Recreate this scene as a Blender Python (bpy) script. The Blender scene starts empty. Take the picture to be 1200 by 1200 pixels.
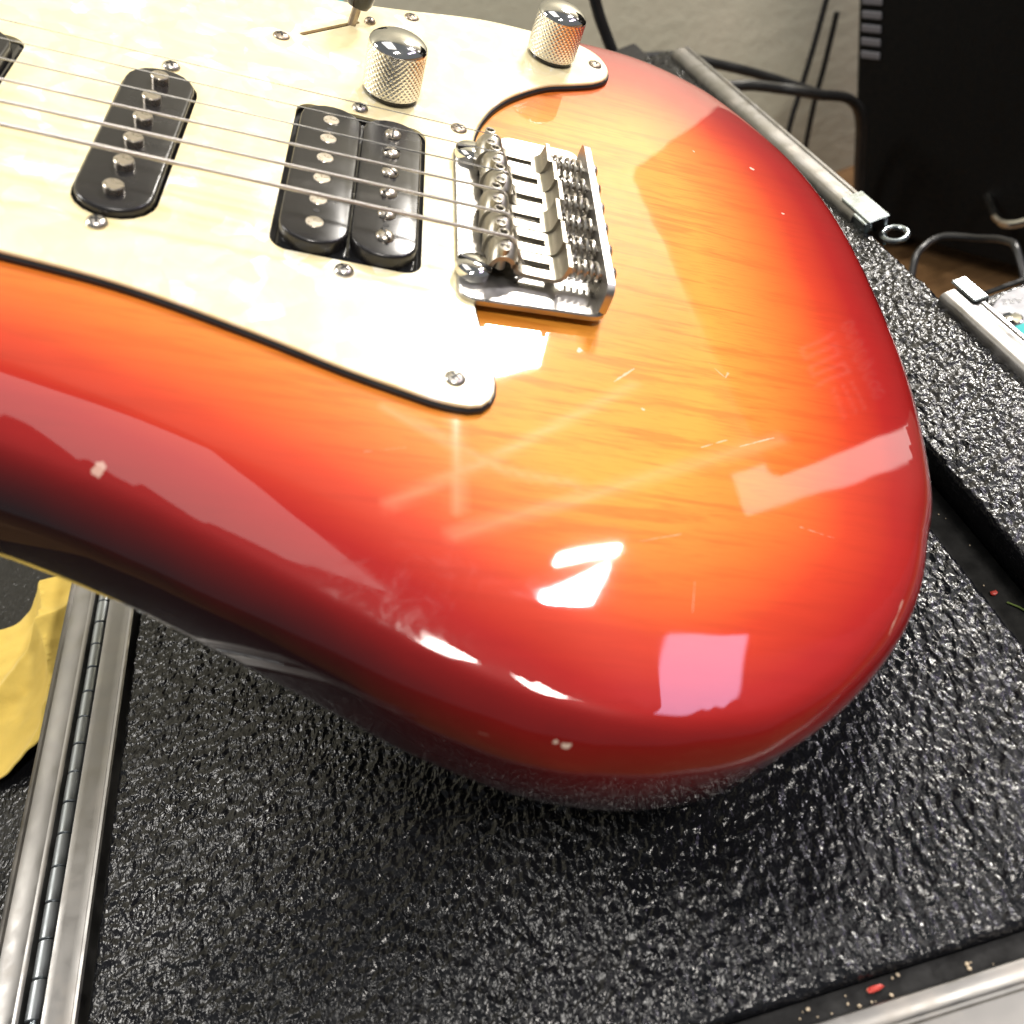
import bpy, bmesh, math, random
import numpy as np
from mathutils import Vector, Matrix
from mathutils.geometry import delaunay_2d_cdt

random.seed(7)
rng = np.random.default_rng(11)
MM = 0.001
scene = bpy.context.scene
COL = scene.collection

# ------------------------------------------------------------------ camera, world, lights, exposure
# World frame: lid of the flight case is z = 0, X to the right along the near rail, Y away from the viewer.
GUITAR_ROT = Matrix(((0.8490, 0.1971, 0.4902), (-0.1214, 0.9758, -0.1819), (-0.5142, 0.0949, 0.8524)))
GUITAR_LOC = Vector((0, 0, 164.0)) * MM
CAM_R = Matrix(((0.96175382, -0.04289527, 0.27053575), (0.12959447, -0.79887198, -0.58737452), (0.24131902, 0.59996963, -0.76275919)))
right, down, fwd = [GUITAR_ROT @ CAM_R[i] for i in range(3)]
cam_data = bpy.data.cameras.new('camera')
cam = bpy.data.objects.new('camera', cam_data); COL.objects.link(cam)
cm = Matrix.Identity(4)
for i in range(3):
    cm[i][0], cm[i][1], cm[i][2] = right[i], -down[i], -fwd[i]
cam_loc = GUITAR_ROT @ (Vector((54.277, -217.547, 140.069)) * MM) + GUITAR_LOC
cm.translation = cam_loc
cam.matrix_world = cm
cam_data.sensor_width = 36; cam_data.lens = 36 * 984.8 / 1200
cam_data.clip_start = 0.01; cam_data.clip_end = 60
cam_data.dof.use_dof = True; cam_data.dof.focus_distance = 0.285; cam_data.dof.aperture_fstop = 13
scene.camera = cam

world = bpy.data.worlds.new('World'); scene.world = world; world.use_nodes = True
wb = world.node_tree.nodes['Background']; wb.inputs[0].default_value = (0.92, 0.96, 1.0, 1); wb.inputs[1].default_value = 0.16

def area_light(c, e1, e2, radiance, color, facing=None):
    """a window pane: centre and its two edge vectors (mm)"""
    e1, e2, c = Vector(e1), Vector(e2), Vector(c)
    d = bpy.data.lights.new('area_light', 'AREA'); d.shape = 'RECTANGLE'
    d.size, d.size_y, d.color = e1.length * MM, e2.length * MM, color; d.energy = radiance * math.pi * d.size * d.size_y
    o = bpy.data.objects.new('area_light', d); COL.objects.link(o)
    hx = e1.normalized(); up = (e2 - hx * e2.dot(hx)).normalized(); nrm = hx.cross(up)
    if nrm.dot(-Vector(facing) if facing else c) < 0: hx = -hx; nrm = -nrm
    m = Matrix.Identity(4)
    for i in range(3): m[i][0], m[i][1], m[i][2] = hx[i], up[i], nrm[i]
    m.translation = c * MM; o.matrix_world = m
    return o
# two-leaf window, the main window behind, the lamp above and two dim panes, all on the right of the room
LEFTQ = ((560, 250, 1800), (640, 120, 0), (-160, 850, 0))
W1 = (Vector((1608, 592, 1155)), Vector((132, 28, -105)), Vector((38, -3, 47)))
area_light(*W1, 170, (1.0, 0.98, 0.96))
c2, u2, v2 = Vector((1588, 484, 1231)), Vector((195, 102, -80)), Vector((92, -62, 146))
for fu, su in ((-0.335, 0.32), (0.0, 0.29), (0.325, 0.33)):
    for fv, sv in ((-0.26, 0.46), (0.26, 0.46)):
        area_light(c2 + u2 * fu + v2 * fv, u2 * su, v2 * sv, 170, (1.0, 0.95, 1.0))
area_light((900, 713, 782), (152, 42, -89), (72, -34, 107), 230, (1.0, 0.95, 0.88))
area_light((815, -798, 1823), (380, 406, -59), (-85, 91, 74), 85, (1.0, 0.94, 0.86))
area_light((1744, -39, 1115), (340, 42, -35), (133, -708, 423), 6, (0.80, 0.66, 1.0))
area_light((1900, 700, 600), (-75, 0, 460), (40, -110, 0), 2.8, (1.0, 0.93, 0.88))
area_light((880, 470, 520), (420, 0, 0), (0, 0, 260), 15, (1.0, 0.93, 0.85), facing=(0, 1, 0))   # added unseen lamp, brightens the wall that the lacquer mirrors
area_light(*LEFTQ, 1.7, (1.0, 0.95, 0.9))
area_light((-900, 350, 1500), (430, 0, 240), (0, 430, 0), 24, (1.0, 0.96, 0.9))

scene.cycles.max_bounces = 6; scene.cycles.diffuse_bounces = 3; scene.cycles.glossy_bounces = 4; scene.cycles.transmission_bounces = 0
vs = scene.view_settings
vs.view_transform = 'Standard'; vs.look = 'None'; vs.exposure = 0.32; vs.gamma = 1.0; vs.use_curve_mapping = False

# ------------------------------------------------------------------ mesh helpers (all coordinates in millimetres)
class MB:
    def __init__(s): s.v = []; s.f = []
    def add(s, vs, fs):
        n = len(s.v); s.v.extend([tuple(map(float, p)) for p in vs]); s.f.extend([tuple(i + n for i in f) for f in fs]); return s
    def box(s, x0, x1, y0, y1, z0, z1, b=0.0, rot=None):
        if b <= 0:
            vs = [(x, y, z) for z in (z0, z1) for y in (y0, y1) for x in (x0, x1)]
            fs = [(0, 2, 3, 1), (4, 5, 7, 6), (0, 1, 5, 4), (2, 6, 7, 3), (0, 4, 6, 2), (1, 3, 7, 5)]
        else:
            vs = []; fs = []
            X, Y, Z = (x0, x1), (y0, y1), (z0, z1)
            idx = {}
            for i in (0, 1):
                for j in (0, 1):
                    for k in (0, 1):
                        sx, sy, sz = (1, -1)[i], (1, -1)[j], (1, -1)[k]
                        for a, p in enumerate(((X[i], Y[j] + sy * b, Z[k] + sz * b), (X[i] + sx * b, Y[j], Z[k] + sz * b), (X[i] + sx * b, Y[j] + sy * b, Z[k]))):
                            idx[i, j, k, a] = len(vs); vs.append(p)
            for i in (0, 1):
                q = [idx[i, 0, 0, 0], idx[i, 1, 0, 0], idx[i, 1, 1, 0], idx[i, 0, 1, 0]]; fs.append(q if i else q[::-1])
                q = [idx[0, i, 0, 1], idx[0, i, 1, 1], idx[1, i, 1, 1], idx[1, i, 0, 1]]; fs.append(q if i else q[::-1])
                q = [idx[0, 0, i, 2], idx[1, 0, i, 2], idx[1, 1, i, 2], idx[0, 1, i, 2]]; fs.append(q if i else q[::-1])
            for i in (0, 1):
                for j in (0, 1):
                    for key, a, c in ((lambda t: (i, j, t), 0, 1), (lambda t: (i, t, j), 0, 2), (lambda t: (t, i, j), 1, 2)):
                        fs.append((idx[key(0) + (a,)], idx[key(0) + (c,)], idx[key(1) + (c,)], idx[key(1) + (a,)]))
                    for k in (0, 1):
                        fs.append(tuple(idx[i, j, k, a] for a in range(3)))
        if rot is not None:
            M, c = rot; vs = [M @ (Vector(p) - c) + c for p in vs]
        return s.add(vs, fs)
    def lathe(s, prof, n=32, c=(0, 0, 0), axis=(0, 0, 1), cap=True):
        q = Vector((0, 0, 1)).rotation_difference(Vector(axis)).to_matrix(); c = Vector(c)
        vs = []; fs = []
        for r, z in prof:
            for k in range(n):
                a = 2 * math.pi * k / n; vs.append(q @ Vector((r * math.cos(a), r * math.sin(a), z)) + c)
        for i in range(len(prof) - 1):
            for k in range(n):
                k2 = (k + 1) % n; fs.append((i * n + k, i * n + k2, (i + 1) * n + k2, (i + 1) * n + k))
        if cap:
            fs.append(tuple(range(n))[::-1]); fs.append(tuple(range((len(prof) - 1) * n, len(prof) * n)))
        return s.add(vs, fs)
    def tube(s, path, r, n=10, cap=True):
        P = [Vector(p) for p in path]; vs = []; fs = []
        up = None
        for i, p in enumerate(P):
            t = (P[min(i + 1, len(P) - 1)] - P[max(i - 1, 0)]).normalized()
            if up is None: up = t.orthogonal().normalized()
            up = (up - t * up.dot(t)).normalized(); b = t.cross(up)
            rr = r[i] if hasattr(r, '__len__') else r
            for k in range(n):
                a = 2 * math.pi * k / n; vs.append(p + (up * math.cos(a) + b * math.sin(a)) * rr)
        for i in range(len(P) - 1):
            for k in range(n):
                k2 = (k + 1) % n; fs.append((i * n + k, i * n + k2, (i + 1) * n + k2, (i + 1) * n + k))
        if cap:
            fs.append(tuple(range(n))[::-1]); fs.append(tuple(range((len(P) - 1) * n, len(P) * n)))
        return s.add(vs, fs)
    def loft(s, rings, cap=True, closed=True):
        vs = [p for r in rings for p in r]; n = len(rings[0]); fs = []
        for i in range(len(rings) - 1):
            for k in range(n if closed else n - 1):
                k2 = (k + 1) % n; fs.append((i * n + k, i * n + k2, (i + 1) * n + k2, (i + 1) * n + k))
        if cap:
            fs.append(tuple(range(n))[::-1]); fs.append(tuple(range((len(rings) - 1) * n, len(rings) * n)))
        return s.add(vs, fs)
    def mesh(s, name, sharp=35):
        m = bpy.data.meshes.new(name)
        m.from_pydata([(x * MM, y * MM, z * MM) for x, y, z in s.v], [], s.f)
        m.update(); m.shade_smooth(); m.set_sharp_from_angle(angle=math.radians(sharp)); return m
    def build(s, name, mat, parent=None, loc=None, sharp=35):
        return obj(name, s.mesh(name, sharp), mat, parent, loc)

def obj(name, mesh, mat, parent=None, loc=None):
    o = bpy.data.objects.new(name, mesh); COL.objects.link(o)
    if mat is not None and len(mesh.materials) == 0: mesh.materials.append(mat)
    if parent is not None: o.parent = parent
    if loc is not None: o.location = Vector(loc) * MM
    return o
def tag(o, label, cat, group=None, kind=None):
    o['label'] = label; o['category'] = cat
    if group: o['group'] = group
    if kind: o['kind'] = kind
    return o
def empty(name, loc=(0, 0, 0)):
    o = bpy.data.objects.new(name, None); COL.objects.link(o); o.location = Vector(loc) * MM; o.empty_display_size = 0.02; return o

def spline(pts, per=8, closed=True):
    P = [np.array(p, float) for p in pts]; n = len(P); out = []
    rngi = range(n if closed else n - 1)
    for i in rngi:
        if closed: p0, p1, p2, p3 = P[(i - 1) % n], P[i], P[(i + 1) % n], P[(i + 2) % n]
        else: p0, p1, p2, p3 = P[max(i - 1, 0)], P[i], P[i + 1], P[min(i + 2, n - 1)]
        for k in range(per):
            t = k / per
            out.append(0.5 * ((2 * p1) + (-p0 + p2) * t + (2 * p0 - 5 * p1 + 4 * p2 - p3) * t * t + (-p0 + 3 * p1 - 3 * p2 + p3) * t ** 3))
    if not closed: out.append(P[-1])
    return np.array(out)
def resample(P, n):
    Q = np.vstack([P, P[:1]]); d = np.r_[0, np.cumsum(np.linalg.norm(np.diff(Q, axis=0), axis=1))]
    t = np.linspace(0, d[-1], n, endpoint=False)
    return np.stack([np.interp(t, d, Q[:, 0]), np.interp(t, d, Q[:, 1])], 1)
def ccw(P):
    a = np.sum(P[:, 0] * np.roll(P[:, 1], -1) - np.roll(P[:, 0], -1) * P[:, 1])
    return P if a > 0 else P[::-1]
def offset(P, d):            # P counter-clockwise, d > 0 goes outwards
    t = np.roll(P, -1, 0) - np.roll(P, 1, 0); t /= np.linalg.norm(t, axis=1)[:, None]
    return P + d * np.stack([t[:, 1], -t[:, 0]], 1)
def rrect(x0, x1, y0, y1, r, n=6):
    P = []
    for cx, cy, a0 in ((x1 - r, y1 - r, 0), (x0 + r, y1 - r, 90), (x0 + r, y0 + r, 180), (x1 - r, y0 + r, 270)):
        for k in range(n + 1):
            a = math.radians(a0 + 90 * k / n); P.append((cx + r * math.cos(a), cy + r * math.sin(a)))
    return np.array(P)
def roundpoly(pts, rs, n=6):
    P = [np.array(p, float) for p in pts]; m = len(P); out = []
    for i in range(m):
        a, b, c = P[i - 1], P[i], P[(i + 1) % m]; r = rs[i] if hasattr(rs, '__len__') else rs
        u = (a - b) / np.linalg.norm(a - b); v = (c - b) / np.linalg.norm(c - b)
        for k in range(n + 1):
            t = k / n; p0, p2 = b + u * r, b + v * r
            out.append((1 - t) ** 2 * p0 + 2 * t * (1 - t) * b + t * t * p2)
    return np.array(out)
def fill(outer, holes):      # triangles of a flat face with holes
    loops = [outer] + list(holes); V = []; E = []
    for L in loops:
        n0 = len(V); V += [Vector((float(p[0]), float(p[1]))) for p in L]; E += [(n0 + i, n0 + (i + 1) % len(L)) for i in range(len(L))]
    bm = bmesh.new(); bv = [bm.verts.new((p.x, p.y, 0)) for p in V]; be = [bm.edges.new((bv[a], bv[b])) for a, b in E]
    bm.verts.index_update()
    bmesh.ops.triangle_fill(bm, use_beauty=True, use_dissolve=False, edges=be, normal=(0, 0, 1))
    fs = []
    for f in bm.faces:
        f.normal_update(); ids = [v.index for v in f.verts]; fs.append(ids if f.normal.z > 0 else ids[::-1])
    bm.free(); return fs
def plate(mb, outer, holes, z0, z1, ch=0.0, out_ch=None):
    """flat plate with holes; the upper outer edge is chamfered by ch"""
    outer = ccw(np.array(outer)); holes = [ccw(np.array(h)) for h in holes]
    tops = [offset(outer, -ch)] + holes
    fs = fill(tops[0], tops[1:])
    flat = [p for L in tops for p in L]
    mb.add([(p[0], p[1], z1) for p in flat], fs)
    flat0 = [p for L in [outer] + holes for p in L]
    mb.add([(p[0], p[1], z0) for p in flat0], [f[::-1] for f in fs])
    n = len(outer)
    rings = [[(p[0], p[1], z0) for p in outer], [(p[0], p[1], z1 - ch) for p in outer]]
    if ch > 0: rings.append([(p[0], p[1], z1) for p in tops[0]])
    mb.loft(rings, cap=False)
    for h in holes:
        mb.loft([[(p[0], p[1], z1) for p in h], [(p[0], p[1], z0) for p in h]], cap=False)
    return mb

# ------------------------------------------------------------------ materials
def new_mat(name):
    m = bpy.data.materials.new(name); m.use_nodes = True
    nt = m.node_tree; return m, nt, nt.nodes['Principled BSDF']
def N(nt, t, **kw):
    n = nt.nodes.new(t)
    for k, v in kw.items():
        if k.startswith('i_'):
            key = k[2:]; key = int(key) if key.isdigit() else key.replace('_', ' ')
            n.inputs[key].default_value = v
        else: setattr(n, k, v)
    return n
def link(nt, a, b): nt.links.new(a, b)
def ramp(nt, fac, stops, interp='LINEAR'):
    r = nt.nodes.new('ShaderNodeValToRGB'); r.color_ramp.interpolation = interp
    e = r.color_ramp.elements
    while len(e) < len(stops): e.new(0.5)
    for el, (p, c) in zip(e, stops):
        el.position = p; el.color = (*c, 1) if len(c) == 3 else c
    link(nt, fac, r.inputs[0]); return r.outputs[0]
def coords(nt, scale=(1, 1, 1), rot=(0, 0, 0), loc=(0, 0, 0)):
    tc = nt.nodes.new('ShaderNodeTexCoord'); mp = nt.nodes.new('ShaderNodeMapping')
    mp.inputs['Scale'].default_value = scale; mp.inputs['Rotation'].default_value = rot; mp.inputs['Location'].default_value = loc
    link(nt, tc.outputs['Object'], mp.inputs['Vector']); return mp.outputs[0]
def noise(nt, vec, scale, detail=4, rough=0.55, dist=0.0):
    n = N(nt, 'ShaderNodeTexNoise'); n.inputs['Scale'].default_value = scale; n.inputs['Detail'].default_value = detail
    n.inputs['Roughness'].default_value = rough; n.inputs['Distortion'].default_value = dist
    link(nt, vec, n.inputs['Vector']); return n.outputs['Fac']
def math_n(nt, op, a, b=None, clamp=False):
    n = nt.nodes.new('ShaderNodeMath'); n.operation = op; n.use_clamp = clamp
    for i, x in enumerate((a, b)):
        if x is None: continue
        if isinstance(x, (int, float)): n.inputs[i].default_value = x
        else: link(nt, x, n.inputs[i])
    return n.outputs[0]
def mix(nt, fac, a, b, mode='MIX'):
    n = nt.nodes.new('ShaderNodeMix'); n.data_type = 'RGBA'; n.blend_type = mode
    ins = [n.inputs['Factor'], n.inputs[6], n.inputs[7]]
    for sck, x in zip(ins, (fac, a, b)):
        if isinstance(x, (int, float)): sck.default_value = x
        elif isinstance(x, tuple): sck.default_value = (*x, 1)
        else: link(nt, x, sck)
    return n.outputs[2]
def bump(nt, height, strength, dist, normal=None):
    b = nt.nodes.new('ShaderNodeBump'); b.inputs['Strength'].default_value = strength; b.inputs['Distance'].default_value = dist
    link(nt, height, b.inputs['Height'])
    if normal is not None: link(nt, normal, b.inputs['Normal'])
    return b.outputs[0]

def metal(name, col, rough, var=0.15, scale=400, stain=None):
    m, nt, p = new_mat(name); v = coords(nt)
    n1 = noise(nt, v, scale, 5); n2 = noise(nt, v, scale * 0.2, 3)
    c = ramp(nt, n2, [(0.3, tuple(x * 0.75 for x in col)), (0.7, col)])
    if stain: c = mix(nt, ramp(nt, noise(nt, v, scale * 0.5, 6), [(0.55, (0, 0, 0)), (0.75, (0.8, 0.8, 0.8))]), c, stain)
    link(nt, c, p.inputs['Base Color']); p.inputs['Metallic'].default_value = 1.0
    link(nt, ramp(nt, n1, [(0.25, (max(rough - var, 0.02),) * 3), (0.75, (rough + var,) * 3)]), p.inputs['Roughness'])
    link(nt, bump(nt, n1, 0.15, 0.0001), p.inputs['Normal'])
    return m
M_CHROME = metal('chrome', (0.80, 0.79, 0.76), 0.08, 0.05, 250)
M_KNURL = metal('knurled_chrome', (0.90, 0.88, 0.84), 0.28, 0.06, 300)
M_PLATE = metal('bridge_chrome', (0.50, 0.485, 0.46), 0.36, 0.14, 220, stain=(0.34, 0.31, 0.26))
M_SADDLE = metal('aged_nickel', (0.50, 0.465, 0.39), 0.40, 0.12, 350, stain=(0.32, 0.28, 0.19))
M_SPRING = metal('spring_steel', (0.66, 0.62, 0.55), 0.34, 0.1, 500)
M_STRING_PLAIN = metal('plain_steel_string', (0.75, 0.72, 0.66), 0.25, 0.05, 300)
M_SCREW = metal('nickel_screw', (0.70, 0.66, 0.60), 0.28, 0.1, 600, stain=(0.35, 0.28, 0.2))
M_SCREW_OLD = metal('tarnished_screw', (0.46, 0.38, 0.30), 0.42, 0.12, 700, stain=(0.2, 0.14, 0.09))
M_POLE = metal('pole_steel', (0.66, 0.60, 0.52), 0.30, 0.1, 500, stain=(0.45, 0.38, 0.28))
M_ALU = metal('aluminium', (0.33, 0.32, 0.31), 0.42, 0.14, 120, stain=(0.36, 0.33, 0.30))
M_HINGE = metal('zinc_hinge', (0.42, 0.45, 0.47), 0.42, 0.12, 150, stain=(0.25, 0.26, 0.26))
M_ZINC = metal('zinc_latch', (0.42, 0.47, 0.49), 0.3, 0.1, 200)

def wound():
    m, nt, p = new_mat('wound_string'); v = coords(nt)
    w = N(nt, 'ShaderNodeTexWave', wave_type='BANDS', bands_direction='X'); w.inputs['Scale'].default_value = 900; link(nt, v, w.inputs['Vector'])
    p.inputs['Base Color'].default_value = (0.78, 0.74, 0.68, 1); p.inputs['Metallic'].default_value = 1; p.inputs['Roughness'].default_value = 0.32
    link(nt, bump(nt, w.outputs['Fac'], 0.6, 0.0002), p.inputs['Normal']); return m
M_STRING_WOUND = wound()

def plastic(name, col, rough, coat=0.0, bumps=0.0, scale=300):
    m, nt, p = new_mat(name); v = coords(nt); n1 = noise(nt, v, scale, 5)
    link(nt, ramp(nt, n1, [(0.3, tuple(x * 0.85 for x in col)), (0.7, col)]), p.inputs['Base Color'])
    link(nt, ramp(nt, noise(nt, v, scale * 0.3, 6), [(0.3, (rough * 0.75,) * 3), (0.7, (min(rough * 1.4, 1),) * 3)]), p.inputs['Roughness'])
    p.inputs['Coat Weight'].default_value = coat
    if bumps: link(nt, bump(nt, n1, bumps, 0.0003), p.inputs['Normal'])
    return m
M_BLACK_PLASTIC = plastic('black_bobbin_plastic', (0.018, 0.017, 0.018), 0.22, 0.0)
M_BLACK_GLOSS = plastic('black_gloss_plastic', (0.012, 0.012, 0.013), 0.08)
M_BLACK_PLY = plastic('black_ply', (0.015, 0.014, 0.016), 0.35)
M_DARK = plastic('dark_cavity', (0.01, 0.009, 0.009), 0.6)
M_GROOVE = plastic('dusty_black_groove', (0.003, 0.003, 0.003), 0.9, 0.0, 0.8, 500)
M_RUBBER = plastic('black_cable_rubber', (0.016, 0.016, 0.017), 0.38, 0.0, 0.1)

def burst():
    """cherry sunburst lacquer: the colour follows the distance from the body's edge"""
    m, nt, p = new_mat('cherry_sunburst_lacquer')
    at = N(nt, 'ShaderNodeAttribute', attribute_name='edge')           # millimetres from the outline
    v = coords(nt)
    gr = coords(nt, scale=(5, 55, 55), rot=(0, 0, math.radians(-4)))
    g1 = noise(nt, gr, 6, 6, 0.6, 0.35); g2 = noise(nt, gr, 26, 4, 0.6, 0.2)
    wob = math_n(nt, 'MULTIPLY', math_n(nt, 'SUBTRACT', noise(nt, v, 14, 3), 0.5), 6)
    e = math_n(nt, 'ADD', at.outputs['Fac'], wob)
    e = math_n(nt, 'DIVIDE', e, 130.0, clamp=True)
    c = ramp(nt, e, [(0.0, (0.018, 0.002, 0.003)), (0.016, (0.08, 0.003, 0.004)), (0.046, (0.20, 0.005, 0.005)), (0.14, (0.31, 0.008, 0.006)), (0.24, (0.49, 0.036, 0.009)), (0.35, (0.64, 0.125, 0.016)), (0.55, (0.74, 0.285, 0.036))])
    grain = ramp(nt, g1, [(0.38, (0.72, 0.62, 0.55)), (0.52, (1, 1, 1)), (0.75, (1.0, 1.0, 1.0))])
    fine = ramp(nt, g2, [(0.30, (0.80, 0.74, 0.70)), (0.50, (1, 1, 1))])
    gm = mix(nt, 1.0, grain, fine, 'MULTIPLY')
    amt = ramp(nt, e, [(0.15, (0.15,) * 3), (0.5, (0.75,) * 3)])
    gm = mix(nt, amt, (1, 1, 1), gm)
    c = mix(nt, 1.0, c, gm, 'MULTIPLY')
    sc = N(nt, 'ShaderNodeAttribute', attribute_name='reflection_streak')
    c = mix(nt, math_n(nt, 'MULTIPLY', sc.outputs['Fac'], 0.5), c, (0.95, 0.55, 0.32))  # pale reflected light bands put into the lacquer's colour
    # chips through the lacquer down to pale primer, scratches and a painted reflection
    geo = N(nt, 'ShaderNodeTexCoord').outputs['Object']
    wn = N(nt, 'ShaderNodeTexNoise'); wn.inputs['Scale'].default_value = 260; wn.inputs['Detail'].default_value = 3; link(nt, geo, wn.inputs['Vector'])
    warp = N(nt, 'ShaderNodeVectorMath', operation='MULTIPLY_ADD'); link(nt, wn.outputs['Color'], warp.inputs[0])
    warp.inputs[1].default_value = (0.0035,) * 3; link(nt, geo, warp.inputs[2])
    chip_glint = None
    for cx, cy, cz, r, k in CHIPS:
        d = N(nt, 'ShaderNodeVectorMath', operation='DISTANCE'); link(nt, warp.outputs[0], d.inputs[0])
        d.inputs[1].default_value = ((cx + 1.75) * MM, (cy + 1.75) * MM, (cz + 1.75) * MM)
        q = math_n(nt, 'LESS_THAN', d.outputs['Value'], r * MM); q = math_n(nt, 'MULTIPLY', q, k)
        chip_glint = q if chip_glint is None else math_n(nt, 'MAXIMUM', chip_glint, q)
    for (ax_, ay, az), (bx_, by, bz), wd, k in SCRATCHES_GLINTS:
        A = Vector((ax_ + 0.25, ay + 0.25, az + 0.25)) * MM; D = (Vector((bx_, by, bz)) - Vector((ax_, ay, az))) * MM
        w1 = N(nt, 'ShaderNodeVectorMath', operation='MULTIPLY_ADD'); link(nt, wn.outputs['Color'], w1.inputs[0]); w1.inputs[1].default_value = (0.0005,) * 3; link(nt, geo, w1.inputs[2])
        su = N(nt, 'ShaderNodeVectorMath', operation='SUBTRACT'); link(nt, w1.outputs[0], su.inputs[0]); su.inputs[1].default_value = A
        dt = N(nt, 'ShaderNodeVectorMath', operation='DOT_PRODUCT'); link(nt, su.outputs[0], dt.inputs[0]); dt.inputs[1].default_value = D / D.length_squared
        tt = math_n(nt, 'MULTIPLY', dt.outputs['Value'], 1.0, clamp=True)
        pr = N(nt, 'ShaderNodeVectorMath', operation='SCALE'); pr.inputs[0].default_value = D; link(nt, tt, pr.inputs['Scale'])
        ds = N(nt, 'ShaderNodeVectorMath', operation='DISTANCE'); link(nt, su.outputs[0], ds.inputs[0]); link(nt, pr.outputs[0], ds.inputs[1])
        q = math_n(nt, 'MULTIPLY', math_n(nt, 'LESS_THAN', ds.outputs['Value'], math_n(nt, 'MULTIPLY', ramp(nt, wn.outputs['Fac'], [(0.38, (0.1,) * 3), (0.62, (1,) * 3)]), wd * 0.85 * MM)), k * 0.75); chip_glint = math_n(nt, 'MAXIMUM', chip_glint, q)
    if chip_glint is not None: c = mix(nt, chip_glint, c, (0.78, 0.62, 0.50))
    link(nt, c, p.inputs['Base Color'])
    p.inputs['Roughness'].default_value = 0.42; p.inputs['Specular IOR Level'].default_value = 0.08
    p.inputs['Coat Weight'].default_value = 1.0; p.inputs['Coat IOR'].default_value = 1.52
    hz = N(nt, 'ShaderNodeAttribute', attribute_name='haze')           # polished-through, finely scratched patch
    sv = coords(nt, scale=(1, 1, 1)); swirl = noise(nt, sv, 170, 6, 0.75, 1.6)
    rough = math_n(nt, 'MULTIPLY', hz.outputs['Fac'], math_n(nt, 'MULTIPLY', ramp(nt, swirl, [(0.42, (0, 0, 0)), (0.66, (1, 1, 1))]), 0.28))
    base_r = ramp(nt, noise(nt, v, 30, 4), [(0.3, (0.018,) * 3), (0.8, (0.05,) * 3)])
    rough = math_n(nt, 'ADD', math_n(nt, 'ADD', rough, base_r), math_n(nt, 'MULTIPLY', sc.outputs['Fac'], 0.25))
    link(nt, rough, p.inputs['Coat Roughness'])
    sc1 = noise(nt, coords(nt, scale=(12, 300, 300), rot=(0, 0, 0.5)), 9, 2)
    link(nt, bump(nt, noise(nt, v, 22, 2), 0.05, 0.002), p.inputs['Coat Normal'])
    return m
CHIPS = [(14.5, -107.5, -4.0, 1.5, 0.45), (110.8, -155.4, -10.5, 0.9, 0.9), (108.4, -154.5, -10.1, 0.6, 0.8), (112.2, -155.8, -10.4, 0.55, 0.7), (101.1, -151.2, -9.0, 0.4, 0.9), (102.3, -151.5, -8.8, 0.35, 0.9),
         (177.2, 74.8, -1.5, 0.6, 0.8), (201.2, 72.6, -1.5, 0.8, 0.8), (207.7, 46.4, -1.5, 0.5, 0.7), (120.4, -48.3, -1.5, 0.7, 0.9), (136.1, -66.6, -1.5, 0.6, 0.7), (29, -62.5, -1.5, 0.5, 0.9)]
SCRATCHES_GLINTS = [((129.3, -58.2, -1.5), (135.8, -51.7, -1.5), 0.45, 0.7), ((150.9, -77.0, -1.5), (159.9, -72.5, -1.5), 0.22, 0.8), ((162.5, -74.4, -1.5), (173.9, -69.1, -1.5), 0.22, 0.8),
             ((173.7, -98.8, -1.5), (182.8, -100.9, -1.5), 0.4, 0.5), ((134.7, -157.3, -7.1), (137.2, -157.1, -7.1), 0.35, 0.8), ((130.9, -157.7, -7.6), (131.1, -158.8, -10.1), 0.25, 0.7),
             ((159.6, -43.5, -1.5), (163.9, -48.6, -1.5), 0.4, 0.45), ((163.9, -48.6, -1.5), (165.2, -46.5, -1.5), 0.5, 0.5), ((93.3, -148.7, -9.4), (96.5, -149.3, -8.7), 0.5, 0.35), ((94.2, -151.8, -15.2), (97.1, -152.6, -14.6), 0.4, 0.25), ((190.0, -126.5, -2.6), (197.8, -115.8, -1.9), 0.3, 0.45), ((202, -108.5, -2.2), (206, -101, -2), 0.25, 0.35),  # the V-shaped pair is a white reflection painted in, the rest are scratches
             ((128, -110, -1.5), (140, -106, -1.5), 0.16, 0.4), ((66, -95, -1.5), (75, -92, -1.5), 0.15, 0.3), ((141, -119, -1.5), (139, -127, -1.5), 0.15, 0.35), ((165, -150, -5), (178, -141, -4), 0.2, 0.5)]

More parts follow.
